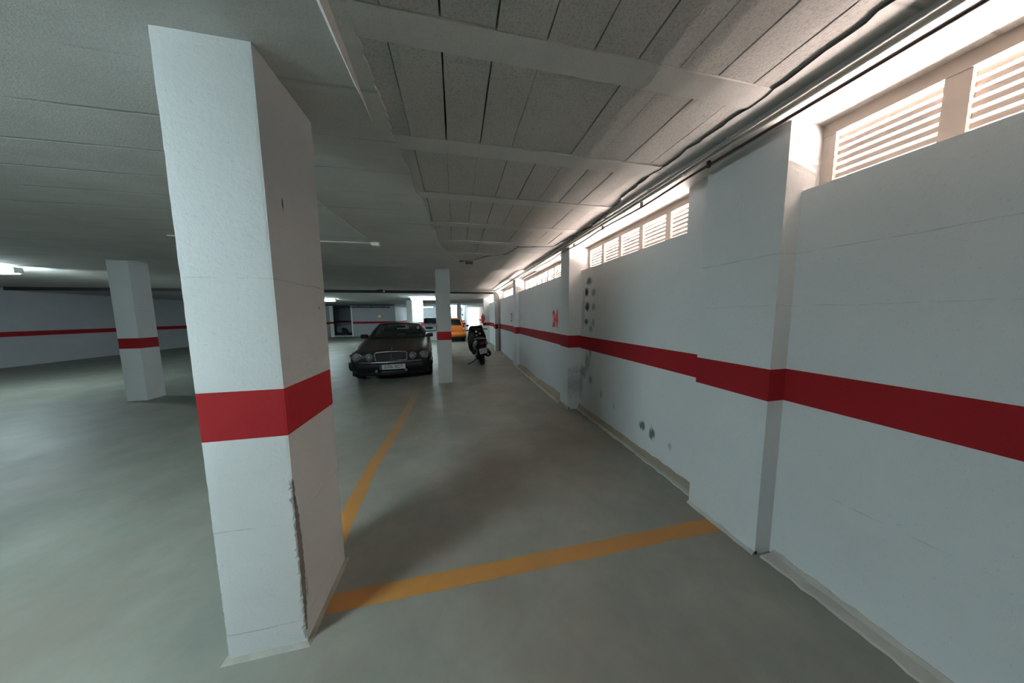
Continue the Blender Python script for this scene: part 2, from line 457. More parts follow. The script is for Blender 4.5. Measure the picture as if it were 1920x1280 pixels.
ceil = tag(m.build('ceiling', [M_block, M_joist, M_gap, M_slab, M_slab2, flat('shadow_gap_edge', (.13, .115, .10, 1), .95, noise=.3)], fix=False), 'low grey ceiling of ribbed joists, block infill and rough concrete', 'ceiling', kind=ST)
# broken block edge beside the second pillar's head
m = MB(); random.seed(5)
for i in range(9):
    a, b = random.uniform(0, .28), random.uniform(0, .16)
    m.box(.06+a*.9, .06+a*.9+random.uniform(.03, .08), 5.16+b, 5.16+b+random.uniform(.02, .05), H-.02-random.uniform(0, .02), H, 0)
m.build('broken_block', flat('broken_clay', (.10, .075, .062, 1), .95), ceil)

# ------------------------------------------------------------------ right wall
XP0, XP, XB = 1.78, 1.70, 1.90
XO = 2.22
def lay(m, x0, x1, y0, y1, b0, b1, z1=H+.03, z0=0): m.layers(x0, x1, y0, y1, [z0, b0, b1, z1], [0, 1, 0])
m = MB()
lay(m, XP0, XO, 1.18, 1.66, .982, 1.172)                            # pier nearest the camera
lay(m, XB, XO, 1.66, 1.935, .982, 1.172)
ZS = 2.17
bays = [(1.935, 3.84, XB, .982, 1.172), (4.16, 7.56, 1.80, .972, 1.165), (7.90, 11.12, 1.82, .95, 1.15), (11.46, 14.98, 1.86, .94, 1.13)]
for a, b, x, z0, z1 in bays:
    lay(m, x, XO, a, b, z0, z1, ZS)
for a, b, x, z0, z1 in ((3.84, 4.16, XP, .99, 1.18), (7.56, 7.90, XP, .965, 1.16), (11.12, 11.46, 1.615, .945, 1.135), (14.98, 15.35, 1.55, .95, 1.12)):
    lay(m, x, XO, a, b, z0, z1)
lay(m, XP, XO, -2.66, -2.34, .982, 1.172); lay(m, XB, XO, -12.0, -2.66, .982, 1.172)
lay(m, XB, XO, -2.34, 1.18, .982, 1.172, ZS)
lay(m, 2.62, 2.75, 15.35, 31.2, .95, 1.12); lay(m, 1.55, 2.75, 15.30, 15.42, .95, 1.12)
wr = tag(m.build('wall_right', [M_wall, M_red]), 'white painted right wall with piers and a red band', 'wall', kind=ST)
# bare mortar showing at the foot of the panels, and the pale lip on the floor
def ragged(name, x, y0, y1, z0f, mat, label, depth=.03, lip=None):
    m = MB(); n = max(8, int((y1-y0)/.05)); rings = []
    for i in range(n+1):
        y = y0+(y1-y0)*i/n; h = z0f(y)+random.uniform(-.007, .007); d = depth+random.uniform(-.004, .004)
        rings.append([(x+.02, y, 0), (x-d, y, 0), (x-d*.9, y, h*.35), (x-.006, y, h), (x+.02, y, h)])
    m.skin([[Vector(p) for p in r] for r in rings], 0, True, True, False)
    if lip:
        n2 = n; rings = []
        for i in range(n2+1):
            y = y0+(y1-y0)*i/n2; w = lip+random.uniform(-.01, .01)
            rings.append([Vector((x, y, 0)), Vector((x-w, y, 0)), Vector((x-w+.006, y, .012)), Vector((x, y, .014))])
        m.skin(rings, 1, True, True, False)
    return tag(m.build(name, mat), label, 'skirting', kind=ST)
random.seed(21)
ragged('baseboard_right', XB, 1.66, 3.84, lambda y: .078, [M_curb, M_lip], 'bare tan mortar strip at the foot of the nearest wall panel', .02, .055)
ragged('baseboard_right', 1.80, 4.16, 7.5, lambda y: .09+.02*math.sin(y*3), [M_curb, M_lip], 'rough grey mortar fillet under the painted number 24', .09, .14)
ragged('baseboard_right', XP, 3.80, 4.17, lambda y: .05, [M_curb, M_lip], 'crumbling mortar at the foot of the pier beside number 24', .02)
ragged('baseboard_right', 1.82, 7.95, 11.1, lambda y: .03, [M_lip, M_lip], 'thin pale mortar edge under the painted number 33', .03)
ragged('baseboard_right', XP0, 1.18, 1.66, lambda y: .02, [M_lip, M_lip], 'thin pale mortar edge below the pier nearest the camera', .02)
ragged('baseboard_right', XB, -2.0, 1.16, lambda y: .03, [M_lip, M_lip], 'pale mortar edge below the wall beside the camera', .03, .1)

# louvered windows high in the wall
def louver(idx, x, y0, y1, zb, label, pitch=.386, first=None):
    w = empty('window_%d' % idx, (x, (y0+y1)/2, zb)); tag(w, label, 'window', kind=ST)
    oy = (y0+y1)/2
    f = MB()
    zt = H+.005
    f.box(-.02, .05, y0-oy, y1-oy, zt-zb-.075, zt-zb, 0)            # head
    f.box(-.015, .045, y0-oy, y1-oy, -.006, .012, 0)                # sill rail
    y = y1 if first is None else first
    posts = [y1-.02]
    while posts[-1]-pitch > y0+.1: posts.append(posts[-1]-pitch)
    posts.append(y0+.02)
    for p in posts: f.box(-.014, .044, p-.032-oy, p+.032-oy, 0, zt-zb-.06, 0)
    f.build('window_frame', M_frame, w)
    for a, b in zip(posts, posts[1:]):
        s = MB()
        for k in range(8):
            z = .012+.0385*k
            T = Matrix.Translation((.015, 0, z)) 
            s.box(-.002, .002, b+.03-oy, a-.03-oy, 0 if k else -.006, .0235, 0, T)
        s.build('louver', M_frame, w)
    return w
louver(1, 2.03, 1.935, 3.84, 2.175, 'cream louvered strip window nearest the camera')
louver(2, 2.00, 4.16, 7.56, 2.175, 'cream louvered strip window above the number 24')
louver(3, 2.00, 7.90, 11.12, 2.165, 'cream louvered strip window above the number 33')
louver(5, 2.03, -2.34, 1.18, 2.175, 'added cream louvered strip window beside the camera, cut off by the nearest pier')  # extra bay window, added to balance the light near the camera
louver(4, 2.00, 11.46, 14.98, 2.16, 'cream louvered strip window beyond the pier with the downpipe')
# outer wall above and beside the louvers (slab edge)
m = MB(); m.box(1.9, 2.4, -12.0, 15.35, H-.004, H+.3); m.box(2.03, 2.3, -12.0, 15.35, H-.03, H+.0)
tag(m.build('trim_1', M_slab), 'concrete slab edge over the strip windows', 'slab edge', kind=ST)

# painted bay numbers and pier graffiti
def wallM(x, y, z): return Matrix.Translation((x, y, z)) @ Matrix(((0, 0, -1, 0), (-1, 0, 0, 0), (0, 1, 0, 0), (0, 0, 0, 1)))
text('painted_number', '24', .40, M_number, wallM(1.7985, 4.66, 1.415), wr, .001, .021, .70)
text('painted_number', '33', .40, M_number, wallM(1.8185, 8.72, 1.415), wr, .001, .014, .66)
# charcoal scribble on the lit pier face
m = MB()
for pts in ([(1.76, 2.40), (1.75, 2.42), (1.765, 2.43), (1.775, 2.41), (1.765, 2.395), (1.775, 2.36), (1.775, 2.33)], [(1.80, 2.42), (1.805, 2.38)], [(1.825, 2.42), (1.83, 2.34)], [(1.815, 2.38), (1.84, 2.39)], [(1.86, 2.43), (1.855, 2.34)], [(1.875, 2.43), (1.87, 2.40)]):
    m.tube([(x, 3.839, z) for x, z in pts], .0022, 5)
m.build('scribble', flat('charcoal_mark', (.42, .39, .36, 1), .9), wr)

# ------------------------------------------------------------------ pillars
def pillar(x0, x1, y0, y1, band, label, chip=None, top=H, foot=True, res=.03, mats=None):
    m = MB(); random.seed(int(abs(x0*1000)+y0*77))
    per = []
    for (ax, ay), (bx, by) in (((x0, y0), (x1, y0)), ((x1, y0), (x1, y1)), ((x1, y1), (x0, y1)), ((x0, y1), (x0, y0))):
        L = math.hypot(bx-ax, by-ay); n = max(2, int(L/res))
        for i in range(n): per.append((ax+(bx-ax)*i/n, ay+(by-ay)*i/n, min(i, n-i)))
    zs = [0]; z = 0
    while z < top:
        z += .012 if chip and z < chip[1] else .03
        zs.append(z)
    for b in band: zs[min(range(len(zs)), key=lambda i: abs(zs[i]-b))] = b
    zs[-1] = top+.03
    if chip:
        k = next(i for i, p in enumerate(per) if abs(p[0]-x1) < 1e-6 and abs(p[1]-y0) < 1e-6)
        per[k+1:k+1] = [(x1, y0+.017, 9)]; per[k:k] = [(x1-.010, y0, 9)]
    N = len(per); o = len(m.v)
    cx, cy = (x0+x1)/2, (y0+y1)/2
    corner = [per.index(min(per, key=lambda p: (p[0]-X)**2+(p[1]-Y)**2)) for X, Y in ((x0, y0), (x1, y0), (x1, y1), (x0, y1))]
    cj = {c: 0 for c in corner}
    for z in zs:
        for i, (x, y, e) in enumerate(per):
            dx = dy = 0
            if i in cj:
                cj[i] = .5*cj[i]+random.uniform(-.0008, .0008)
                k = .0006+abs(cj[i])
                if chip and i == corner[1] and chip[0] < z < chip[1]: k += random.uniform(.001, .007)
                dx = -k*(1 if x > cx else -1); dy = k*(1 if y < cy else -1)
            elif chip and chip[0] < z < chip[1] and i == corner[1]-1:
                dx = random.choice((0, 0, -.004, -.011)) if random.random() < .5 else .002
            if chip and i == corner[1]+1:
                t_ = (z-chip[0])/(chip[1]-chip[0]); dy = -.0165+(.028*math.sin(PI*t_)**.8+random.uniform(-.003, .005) if 0 < t_ < 1 else 0)
                dy = max(dy, -.0165)
            m.v.append((x+dx, y+dy, z))
    for r in range(len(zs)-1):
        zc = (zs[r]+zs[r+1])/2
        for i in range(N):
            j = (i+1) % N
            mt = 1 if band[0] < zc < band[1] else 0
            if chip and chip[0]+.03 < zc < chip[1] and i == corner[1] and mt == 0: mt = 2
            m.f.append((o+r*N+i, o+r*N+j, o+(r+1)*N+j, o+(r+1)*N+i)); m.m.append(mt); m.sm.append(False)
    p = m.build('pillar', mats or [M_pillar, M_red, M_mortar])
    if foot:
        f = MB(); n = 40; rings = []
        for k in range(2):
            rings.append([Vector(((x0 if sx < 0 else x1)+sx*(.0 if k else .02), (y0 if sy < 0 else y1)+sy*(.0 if k else .02), .010 if k else 0)) for sx, sy in ((-1, -1), (1, -1), (1, 1), (-1, 1))])
        f.skin(rings, 0, False, True, False)
        f.build('mortar_foot', flat('foot_mortar', (.26, .26, .23, 1), .85, noise=.2), p)
    return tag(p, label, 'pillar', kind=ST)
pillar(-1.02, -.715, 1.265, 1.692, (1.0, 1.203), 'big white pillar nearest the camera with chipped lower corner', (.03, .80))
M_pillar2 = paint('shaded_pillar_paint', (.36, .38, .365, 1), .05, .45, lines=[(.30, 0, 9), (.66, 0, 9)])  # pillar paint darkened to stand in for weaker lamp light
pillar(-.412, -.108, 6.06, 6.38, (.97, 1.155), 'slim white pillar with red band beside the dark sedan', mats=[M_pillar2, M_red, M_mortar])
pillar(-.775, -.45, 11.1, 11.42, (.92, 1.12), 'shaded white pillar behind the slim pillar')
pillar(-2.19, -1.68, 14.6, 15.0, (.99, 1.19), 'brightly lit white pillar beyond the dark sedan', top=HF)
pillar(-2.86, -2.42, 16.9, 17.3, (.99, 1.19), 'grey pillar next to the brightly lit one', top=HF)
pillar(.10, .45, 21.5, 21.9, (.99, 1.15), 'far white pillar behind the orange hatchback', top=HF)
pillar(-9.75, -9.3, 20.6, 21.0, (.95, 1.16), 'far pillar left of the recess with the grey car', top=HF)
pillar(-5.9, -5.6, 6.06, 6.38, (.97, 1.155), 'white pillar standing left of the dark sedan')
pillar(-5.95, -5.65, 1.265, 1.69, (1.0, 1.2), 'white pillar at the far side of the aisle')
pillar(-5.95, -5.65, 11.1, 11.42, (1.0, 1.2), 'white pillar deep in the left bays')

# ------------------------------------------------------------------ far walls
def wall(name, x0, x1, y0, y1, label, z1=H+.02, band=(.97, 1.13), mats=None, z0=0):
    m = MB()
    if band: m.layers(x0, x1, y0, y1, [z0, band[0], band[1], z1], [0, 1, 0])
    else: m.box(x0, x1, y0, y1, z0, z1)
    return tag(m.build(name, mats or [M_far, M_red]), label, 'wall', kind=ST)
m = MB()
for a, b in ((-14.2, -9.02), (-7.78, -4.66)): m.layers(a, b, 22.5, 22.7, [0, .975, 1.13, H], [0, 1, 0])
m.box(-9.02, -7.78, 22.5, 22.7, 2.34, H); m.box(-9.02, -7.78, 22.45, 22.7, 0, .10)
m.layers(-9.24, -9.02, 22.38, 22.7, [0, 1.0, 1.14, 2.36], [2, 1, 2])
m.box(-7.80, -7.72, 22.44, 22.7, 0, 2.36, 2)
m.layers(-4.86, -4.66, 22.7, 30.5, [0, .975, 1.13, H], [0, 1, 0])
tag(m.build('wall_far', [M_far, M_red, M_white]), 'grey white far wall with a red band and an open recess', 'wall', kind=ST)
m = MB()
m.layers(-11.0, -10.8, 22.7, 28.0, [0, .99, 1.14, H], [0, 1, 0]); m.layers(-11.0, -5.0, 28.0, 28.2, [0, .99, 1.14, H], [0, 1, 0]); m.layers(-5.2, -5.0, 22.7, 28.0, [0, .99, 1.14, H], [0, 1, 0])
tag(m.build('wall_recess', [M_far, M_red]), 'dim walls inside the recess behind the far wall', 'wall', kind=ST)
m = MB(); m.layers(-4.7, .1, 29.0, 29.2, [0, .98, 1.13, H], [0, 0, 0])
m.box(-4.7, .1, 28.9, 29.2, 2.3, H); m.box(-1.62, -1.54, 28.93, 29.0, 0, 2.3); m.box(-3.3, -3.22, 28.93, 29.0, 0, 2.3)
tag(m.build('wall_back', [M_far, M_red]), 'pale panelled wall behind the silver car', 'wall', kind=ST)
wall('wall_exit', -.4, .80, 25.0, 25.2, 'white wall left of the bright exit with a red band', band=(.965, 1.09), mats=[M_wall, M_red], z1=2.30)
wall('wall_lintel', -4.7, 2.75, 25.0, 25.2, 'white beam over the bright exit', band=None, z1=H+.02, z0=2.33, mats=[M_wall, M_red])
m = MB(); m.box(-2.5, -.9, 17.3, 17.5, 0, .46); m.box(-2.52, -.88, 17.28, 17.52, .44, .475)
tag(m.build('wall_low', M_wall), 'low white wall in front of the silver car', 'wall', kind=ST)
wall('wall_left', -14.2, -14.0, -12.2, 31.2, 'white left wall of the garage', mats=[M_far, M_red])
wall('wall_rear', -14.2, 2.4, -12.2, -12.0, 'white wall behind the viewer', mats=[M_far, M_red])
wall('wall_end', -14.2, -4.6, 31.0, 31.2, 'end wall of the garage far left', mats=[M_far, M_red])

# exit door frame
d = empty('door_1', (1.0, 25.0, 0)); tag(d, 'open white door frame of the bright garage exit', 'door', kind=ST)
m = MB(); m.box(-.20, -.12, -.03, .05, 0, 2.28); m.box(.02, .07, -.03, .05, 0, 2.28); m.box(-.20, .07, -.03, .05, 2.26, 2.31)
m.build('door_frame', M_grey, d)
m = MB(); m.box(-.12, .02, 0, .04, 0, 2.26); m.build('door_panel', M_white, d)
m = MB(); m.box(1.52, 1.60, -.03, .05, 0, 2.31); m.build('door_jamb', flat('blue_grey_metal', (.25, .36, .43, 1), .5), d)
e = bpy.data.objects['door_1']

# ------------------------------------------------------------------ lamps
def ceiling_light(x, y, z, label, mat, along='x', L=1.24):
    t = empty('ceiling_light', (x, y, z), (0, 0, 0 if along == 'x' else PI/2)); tag(t, label, 'ceiling light', 'fluorescent ceiling lights')
    m = MB(); m.box(-L/2-.03, L/2+.03, -.06, .06, -.04, 0); o = bevel(m.build('housing', M_white, t), .008)
    m = MB(); prof = [(-.055, -.038), (-.072, -.06), (-.066, -.105), (-.035, -.128), (.035, -.128), (.066, -.105), (.072, -.06), (.055, -.038)]
    m.skin([[Vector((x, a*k, -.083+(b+.083)*k)) for a, b in prof] for x, k in ((-L/2, .9), (-L/2+.03, 1), (L/2-.03, 1), (L/2, .9))], 0)
    m.build('diffuser', mat, t)
    for sx in (-1, 1):
        m = MB(); m.box(sx*(L/2+.016)-.014, sx*(L/2+.016)+.014, -.06, .06, -.115, -.035); m.build('end_holder', M_white, t)
    return t
ceiling_light(-2.75, .17, H, 'lit fluorescent light over the aisle left of the nearest pillar', M_tube)
ceiling_light(-6.75, 15.6, HF, 'lit fluorescent light on the low ceiling at far left', M_tubefar)
ceiling_light(-1.52, 14.15, HF, 'bright fluorescent light at the head of the brightly lit pillar', M_tubefar)
ceiling_light(-2.75, 26.6, HF, 'far fluorescent light above the silver car', M_tubefar)
ceiling_light(-.10, 24.2, HF, 'small far fluorescent light left of the exit', M_tubefar)
ceiling_light(-7.3, 23.1, HF, 'unseen fill light added inside the recess above the grey car', m_emit('recess_fill_glow', COOL, 5.0))  # hidden behind the lintel, added to brighten the dark recess
ceiling_light(-9.0, 7.2, H, 'lit fluorescent light over the left parking bays', M_tubefar)

# ------------------------------------------------------------------ conduits and pipes
def conduit(name, pts, r, mat, label, cat, clips=None, seg=8):
    m = MB(); m.tube(pts, r, seg); o = m.build(name, mat); tag(o, label, cat)
    for p in clips or []:
        c = MB(); c.box(p[0]-r-.002, p[0]+r+.002, p[1]-.007, p[1]+.007, p[2]-r-.003, max(p[2]+.005, min(p[2]+.03, H-.009))); c.build('clip', mat, o)
    return o
ysq = [-2+.35*i for i in range(38)]
conduit('conduit', [(1.578, y, H-.027+.004*math.sin(y*2.1)) for y in ysq], .012, M_conduit, 'upper grey conduit along the ceiling edge over the right wall', 'conduit', [(1.578, y, H-.022) for y in (1.35, 2.0, 2.65, 3.3, 4.3, 5.3)])
conduit('conduit', [(1.62, y, H-.030+.004*math.sin(y*1.7+1)) for y in ysq], .013, M_conduit_l, 'lower pale conduit running beside the dark cable', 'conduit', [(1.62, y, H-.03) for y in (1.7, 2.4, 3.1, 3.75)])
pts = []
for i in range(60):
    y = -2+.15*i
    sag = .018*math.sin((y-.4)*2.6)**2 if y > 1.6 else 0
    pts.append((1.662, y, H-.052-sag))
conduit('cable', pts, .0085, M_cable, 'dark sagging cable along the top of the right wall', 'cable', [(1.662, y, H-.055) for y in (1.55, 2.2, 2.85, 3.6)])
conduit('cable', [(1.69, 4.18, H-.055), (1.74, 4.25, H-.06), (1.79, 4.35, 2.43), (1.82, 4.5, 2.37), (1.83, 4.62, 2.31), (1.83, 4.72, 2.25)], .006, M_cable, 'loose dark cable hanging beside the pier by number 24', 'cable')
pts = [(-.6, 11.03, H-.045), (.5, 11.0, H-.05), (1.35, 10.98, H-.05)]
for k in range(7):
    a = PI/2*k/6; pts.append((1.53+.24*math.sin(a), 11.02, H-.05-.24*(1-math.cos(a))))
pts += [(1.77, 11.04, 1.6), (1.77, 11.05, .02)]
conduit('downpipe', pts, .032, M_conduit, 'grey pipe bending down the pier below the far windows', 'pipe', seg=12)
# box with two conduits on the ceiling left
c1 = [(-1.18, 2.2, H-.018), (-1.13, 3.0, H-.018), (-1.085, 4.0, H-.018)]
conduit('conduit', c1, .0085, M_conduit_l, 'thin cream conduit running on the ceiling to the junction box', 'conduit')
conduit('conduit', [(-3.4, 4.13, H-.02), (-1.1, 4.075, H-.02)], .009, M_conduit_l, 'thin cream conduit leaving the junction box to the left', 'conduit')
t = empty('junction_box', (-1.045, 4.06, H-.006)); tag(t, 'small cream junction box on the ceiling at the conduit end', 'junction box')
m = MB(); m.box(-.055, .055, -.045, .045, -.045, 0); bevel(m.build('housing', M_conduit_l, t), .008)
m = MB(); m.box(-.05, .05, -.04, .04, -.054, -.045); bevel(m.build('lid', M_white, t), .004)
# pale plaster ridge on the ceiling over the nearest pillar
m = MB(); rings = []
for i in range(40):
    y = -1.0+2.62*i/39; w = .017*min(1, (1.625-y)/.5)+.0006+random.uniform(-.0012, .0012); z = H-.006
    x = -.395-.012*(y-1.2)
    rings.append([Vector((x-w, y, z)), Vector((x, y, z-.022*min(1, (1.64-y)/.4))), Vector((x+w, y, z))])
m.skin(rings, 0, True, False, False)
o = m.build('plaster_ridge', M_joist, ceil)
# small spotlight / sensor by the step of the ceiling
t = empty('spotlight', (-2.85, 11.5, H+.03)); tag(t, 'tiny dark spotlight at the ceiling step above the dark sedan', 'spotlight')
m = MB(); m.box(-.14, .05, -.05, .05, -.05, 0); bevel(m.build('housing', M_black, t), .008)
m = MB(); m.lathe([(.0, -.09), (.03, -.085), (.035, -.06), (.03, -.04)], (.1, -.02, 0), 'z', 12); m.build('lens', M_white, t)
# dark duct and pipe under the far ceiling
conduit('duct', [(-13.9, 22.25, HF-.065), (-4.7, 22.25, HF-.065)], .05, flat('dark_duct', (.05, .055, .06, 1), .6), 'dark pipe below the ceiling along the far wall', 'pipe')
conduit('duct', [(-7.7, 22.3, 2.24), (-5.0, 22.3, 2.22)], .05, flat('dark_duct2', (.07, .075, .08, 1), .6), 'lower dark pipe on the far wall above the notice', 'pipe', [(x, 22.3, 2.3) for x in (-7.2, -6.3, -5.4)])
t = tag(empty('notice', (-5.8, 22.49, 1.52)), 'small square orange notice on the far wall', 'sign')
m = MB(); m.box(-.2, .2, -.02, 0, -.16, .16); bevel(m.build('board', M_orangeplate, t), .01); m = MB(); m.box(-.1, .1, -.026, -.02, -.09, .09); m.build('print', M_white, t)
t = tag(empty('wall_sign', (.42, 24.99, 2.06)), 'grey louvered panel high on the wall left of the exit', 'sign')
m = MB(); m.box(-.24, .24, -.04, 0, -.15, .15); m.build('frame', M_grey, t); m = MB()
for k in range(3): m.box(-.2, .2, -.055, -.04, -.12+.09*k, -.06+.09*k)
m.build('slat', flat('dark_grey_panel', (.12, .125, .13, 1), .6), t)
t = tag(empty('alarm_box', (.61, 24.99, 1.62)), 'small black alarm box on the wall beside the exit', 'alarm box')
m = MB(); m.box(-.06, .06, -.06, 0, -.09, .09); bevel(m.build('housing', M_black, t), .01); m = MB(); m.lathe([(.0, -.012), (.02, -.01), (.02, 0)], (0, -.06, .03), 'y', 10); m.build('button', M_grey, t)

# fire extinguisher on the far pier
t = tag(empty('fire_extinguisher', (1.47, 14.90, 1.08)), 'red fire extinguisher hung on the far right pier', 'fire extinguisher')
m = MB(); m.lathe([(.0, 0), (.07, .0), (.085, .02), (.085, .38), (.07, .43), (.03, .46), (.025, .48)], (0, 0, 0), 'z', 20); m.build('cylinder', M_red_can, t)
m = MB(); m.lathe([(.025, .48), (.028, .50), (.02, .53)], (0, 0, 0), 'z', 12); m.box(-.012, .012, -.09, .02, .53, .545); m.box(-.012, .012, -.08, .02, .51, .52); m.build('valve', M_black, t)
m = MB(); m.tube([(.02, 0, .50), (.09, -.02, .47), (.115, -.03, .35), (.105, -.02, .15)], [.011, .011, .011, .016], 8); m.build('hose', M_black, t)
m = MB(); m.box(.05, .10, -.02, .02, .18, .24); m.build('bracket', M_steel, t)

# ------------------------------------------------------------------ cars
def lerp(a, b, t): return a+(b-a)*t
def qb(p, t):
    a, b, c = (Vector(q) for q in p); return a*(2*(t-.5)*(t-1))+b*(4*t*(1-t))+c*(2*t*(t-.5))
def sweep(m, path, prof, mat=0):
    path = [Vector((x, y, 0)) for x, y in path]; rings = []
    for i, p in enumerate(path):
        t = (path[min(i+1, len(path)-1)]-path[max(0, i-1)]).normalized(); n = Vector((t.y, -t.x, 0))
        rings.append([p+n*o+Vector((0, 0, z)) for o, z in prof])
    m.skin(rings, mat, True, True, True)
def arc_path(hw, yf, yb, bow=.08, n=13):
    """plan curve of a bumper: along the side, round the corner, across the end"""
    s = 1 if yb > yf else -1
    pts = [(-hw, yb), (-hw, lerp(yf, yb, .45)), (-hw*.985, lerp(yf, yb, .22)+s*bow*.3)]
    for i in range(n):
        x = -1+2*i/(n-1); pts.append((hw*.93*x, yf+s*bow*(abs(x)**2.6)))
    pts += [(hw*.985, lerp(yf, yb, .22)+s*bow*.3), (hw, lerp(yf, yb, .45)), (hw, yb)]
    return pts
def wheel(parent, x, y, r, side, w=.2):
    t = MB(); c = (x, y, r)
    prof = [(r*.62, -w/2), (r*.9, -w/2), (r*.985, -w/2+.025), (r, -w/4), (r, w/4), (r*.985, w/2-.025), (r*.9, w/2), (r*.62, w/2)]
    t.lathe(prof, c, 'x', 28); o = t.build('wheel', M_rubber, parent)
    h = MB()
    h.lathe([(r*.66, -w/2+.01), (r*.64, w/2*.85), (r*.60, w/2*.8), (r*.55, w/2*.45), (.02, w/2*.45)] if side > 0 else
            [(r*.66, w/2-.01), (r*.64, -w/2*.85), (r*.60, -w/2*.8), (r*.55, -w/2*.45), (.02, -w/2*.45)], c, 'x', 28)
    for k in range(7):
        T = Matrix.Translation(c) @ Matrix.Rotation(2*PI*k/7, 4, 'X')
        h.box(min(side*w*.22, side*w*.44), max(side*w*.22, side*w*.44), -.028, .028, .03, r*.62, 0, T)
    h.lathe([(.055, side*w*.2), (.055, side*w*.46), (.04, side*w*.49)], c, 'x', 16)
    h.build('hubcap', M_rim, o)
    return o

def make_car(name, loc, rz, P):
    root = empty(name, loc, (0, 0, rz))
    # lower body
    b = MB(); rings = []
    for (y, zb, w, zs, zt) in P['st']:
        hx = [(0, zb), (.7*w, zb), (.93*w, zb+.03), (w, zb+.2), (w*1.0, lerp(zb, zs, .72)), (.975*w, zs-.03), (.90*w, zs+.008), (.78*w, zs+.022), (.62*w, lerp(zs, zt, .55)), (.46*w, lerp(zs, zt, .86)), (.25*w, lerp(zs, zt, .97)), (0, zt)]
        if P.get('flute') and y < -1.0:
            k = min(1, (-1.0-y)/.5)*.016
            hx[7] = (hx[7][0], hx[7][1]+k*1.2); hx[8] = (hx[8][0], hx[8][1]-k*.6); hx[9] = (hx[9][0], hx[9][1]+k*.6)
        ring = [Vector((x, y, z)) for x, z in hx]+[Vector((-x, y, z)) for x, z in hx[-2:0:-1]]
        rings.append(ring)
    b.skin(rings, 0, True, True, True)
    body = b.build('body', [P['paint'], M_well], root); sub(body, 2); apply(body)
    for ay in P['axles']:
        for sx in (-1, 1):
            c = MB(); c.lathe([(P['r']+.055, -.26), (P['r']+.055, .26)], (sx*(P['w']-.06), ay, P['r']+.01), 'x', 32)
            co = c.build('arch_cutter', [P['paint'], M_well])
            for p in co.data.polygons: p.material_index = 1
            md = body.modifiers.new('arch', 'BOOLEAN'); md.object = co; md.operation = 'DIFFERENCE'; md.solver = 'EXACT'
            bpy.context.view_layer.update(); co.parent = root; co.matrix_parent_inverse = Matrix()
            apply(body); bpy.data.objects.remove(co)
    for p in body.data.polygons: p.use_smooth = True
    body.data.set_sharp_from_angle(angle=R(38))
    for ay in P['axles']:
        for sx in (-1, 1): wheel(root, sx*(P['w']-.115), ay, P['r'], sx)
    # cabin: frame + glass
    G = P['cab']; fr = MB()
    AB, AT, CB, CT, FB, FT, RB, RT = (Vector(G[k]) for k in ('AB', 'AT', 'CB', 'CT', 'FB', 'FT', 'RB', 'RT'))
    mir = lambda v: Vector((-v.x, v.y, v.z))
    def patch(bot, top, bul, frame, nm, mid=None, gl=None, nu=18, nv=8):
        us = sorted(set([0, frame[0]]+[frame[0]+(1-2*frame[0])*i/nu for i in range(nu+1)]+[1-frame[0], 1]+([mid-.028, mid+.028] if mid else [])))
        vs = sorted(set([0, frame[1]]+[frame[1]+(1-frame[1]-frame[2])*i/nv for i in range(nv+1)]+[1]))
        def fn(u, v):
            p = lerp(qb(bot, u), qb(top, u), v); return p+Vector(bul)*(4*v*(1-v))
        isf = lambda u, v: u < frame[0] or u > 1-frame[0] or v < frame[1] or v > 1-frame[2] or (mid and abs(u-mid) < .028)
        q = MB(); q.grid(fn, us, vs, lambda u, v: 1 if isf(u, v) else 0)
        g = MB(); g.v = q.v; keep = [i for i in range(len(q.f)) if q.m[i] == 0]
        g.f = [q.f[i] for i in keep]; g.m = [0]*len(keep); g.sm = [True]*len(keep)
        o = g.build(nm, gl or P['glass'], root)
        bm = bmesh.new(); bm.from_mesh(o.data); bmesh.ops.delete(bm, geom=[v for v in bm.verts if not v.link_faces], context='VERTS'); bm.to_mesh(o.data); bm.free()
        of = len(fr.v); fr.v += q.v
        for i in range(len(q.f)):
            if q.m[i]: fr.f.append(tuple(k+of for k in q.f[i])); fr.m.append(0); fr.sm.append(True)
    patch([mir(AB), FB, AB], [mir(AT), FT, AT], (0, -.03, .02), (.045, .03, .06), 'windshield')
    patch([CB, RB, mir(CB)], [CT, RT, mir(CT)], (0, .03, .02), (.07, .05, .08), 'rear_window')
    sb = lambda s: ([Vector((s*AB.x, AB.y, AB.z)), Vector((s*(AB.x+CB.x)/2+s*.03, (AB.y+CB.y)/2, (AB.z+CB.z)/2+.01)), Vector((s*CB.x, CB.y, CB.z))],
                    [Vector((s*AT.x, AT.y, AT.z)), Vector((s*(AT.x+CT.x)/2+s*.02, (AT.y+CT.y)/2, (AT.z+CT.z)/2+.02)), Vector((s*CT.x, CT.y, CT.z))])
    for s in (-1, 1):
        a, t = sb(s); patch(a, t, (s*.03, 0, 0), (.09, .04, .08), 'side_window', .47)
    ft, rt = [mir(AT), FT, AT], [mir(CT), RT, CT]
    fr.grid(lambda u, v: lerp(qb(ft, u), qb(rt, u), v)+Vector((0, 0, P.get('dome', .04)))*(4*v*(1-v))*(1-(2*u-1)**4*.6), [i/12 for i in range(13)], [i/12 for i in range(13)])
    f = fr.build('cabin_frame', P['paint'], root, fix=False)
    bm = bmesh.new(); bm.from_mesh(f.data); bmesh.ops.remove_doubles(bm, verts=bm.verts, dist=.002)
    bmesh.ops.delete(bm, geom=[v for v in bm.verts if not v.link_faces], context='VERTS'); bmesh.ops.recalc_face_normals(bm, faces=bm.faces); bm.to_mesh(f.data); bm.free()
    sf = f.modifiers.new('solid', 'SOLIDIFY'); sf.thickness = .02; sf.offset = 0
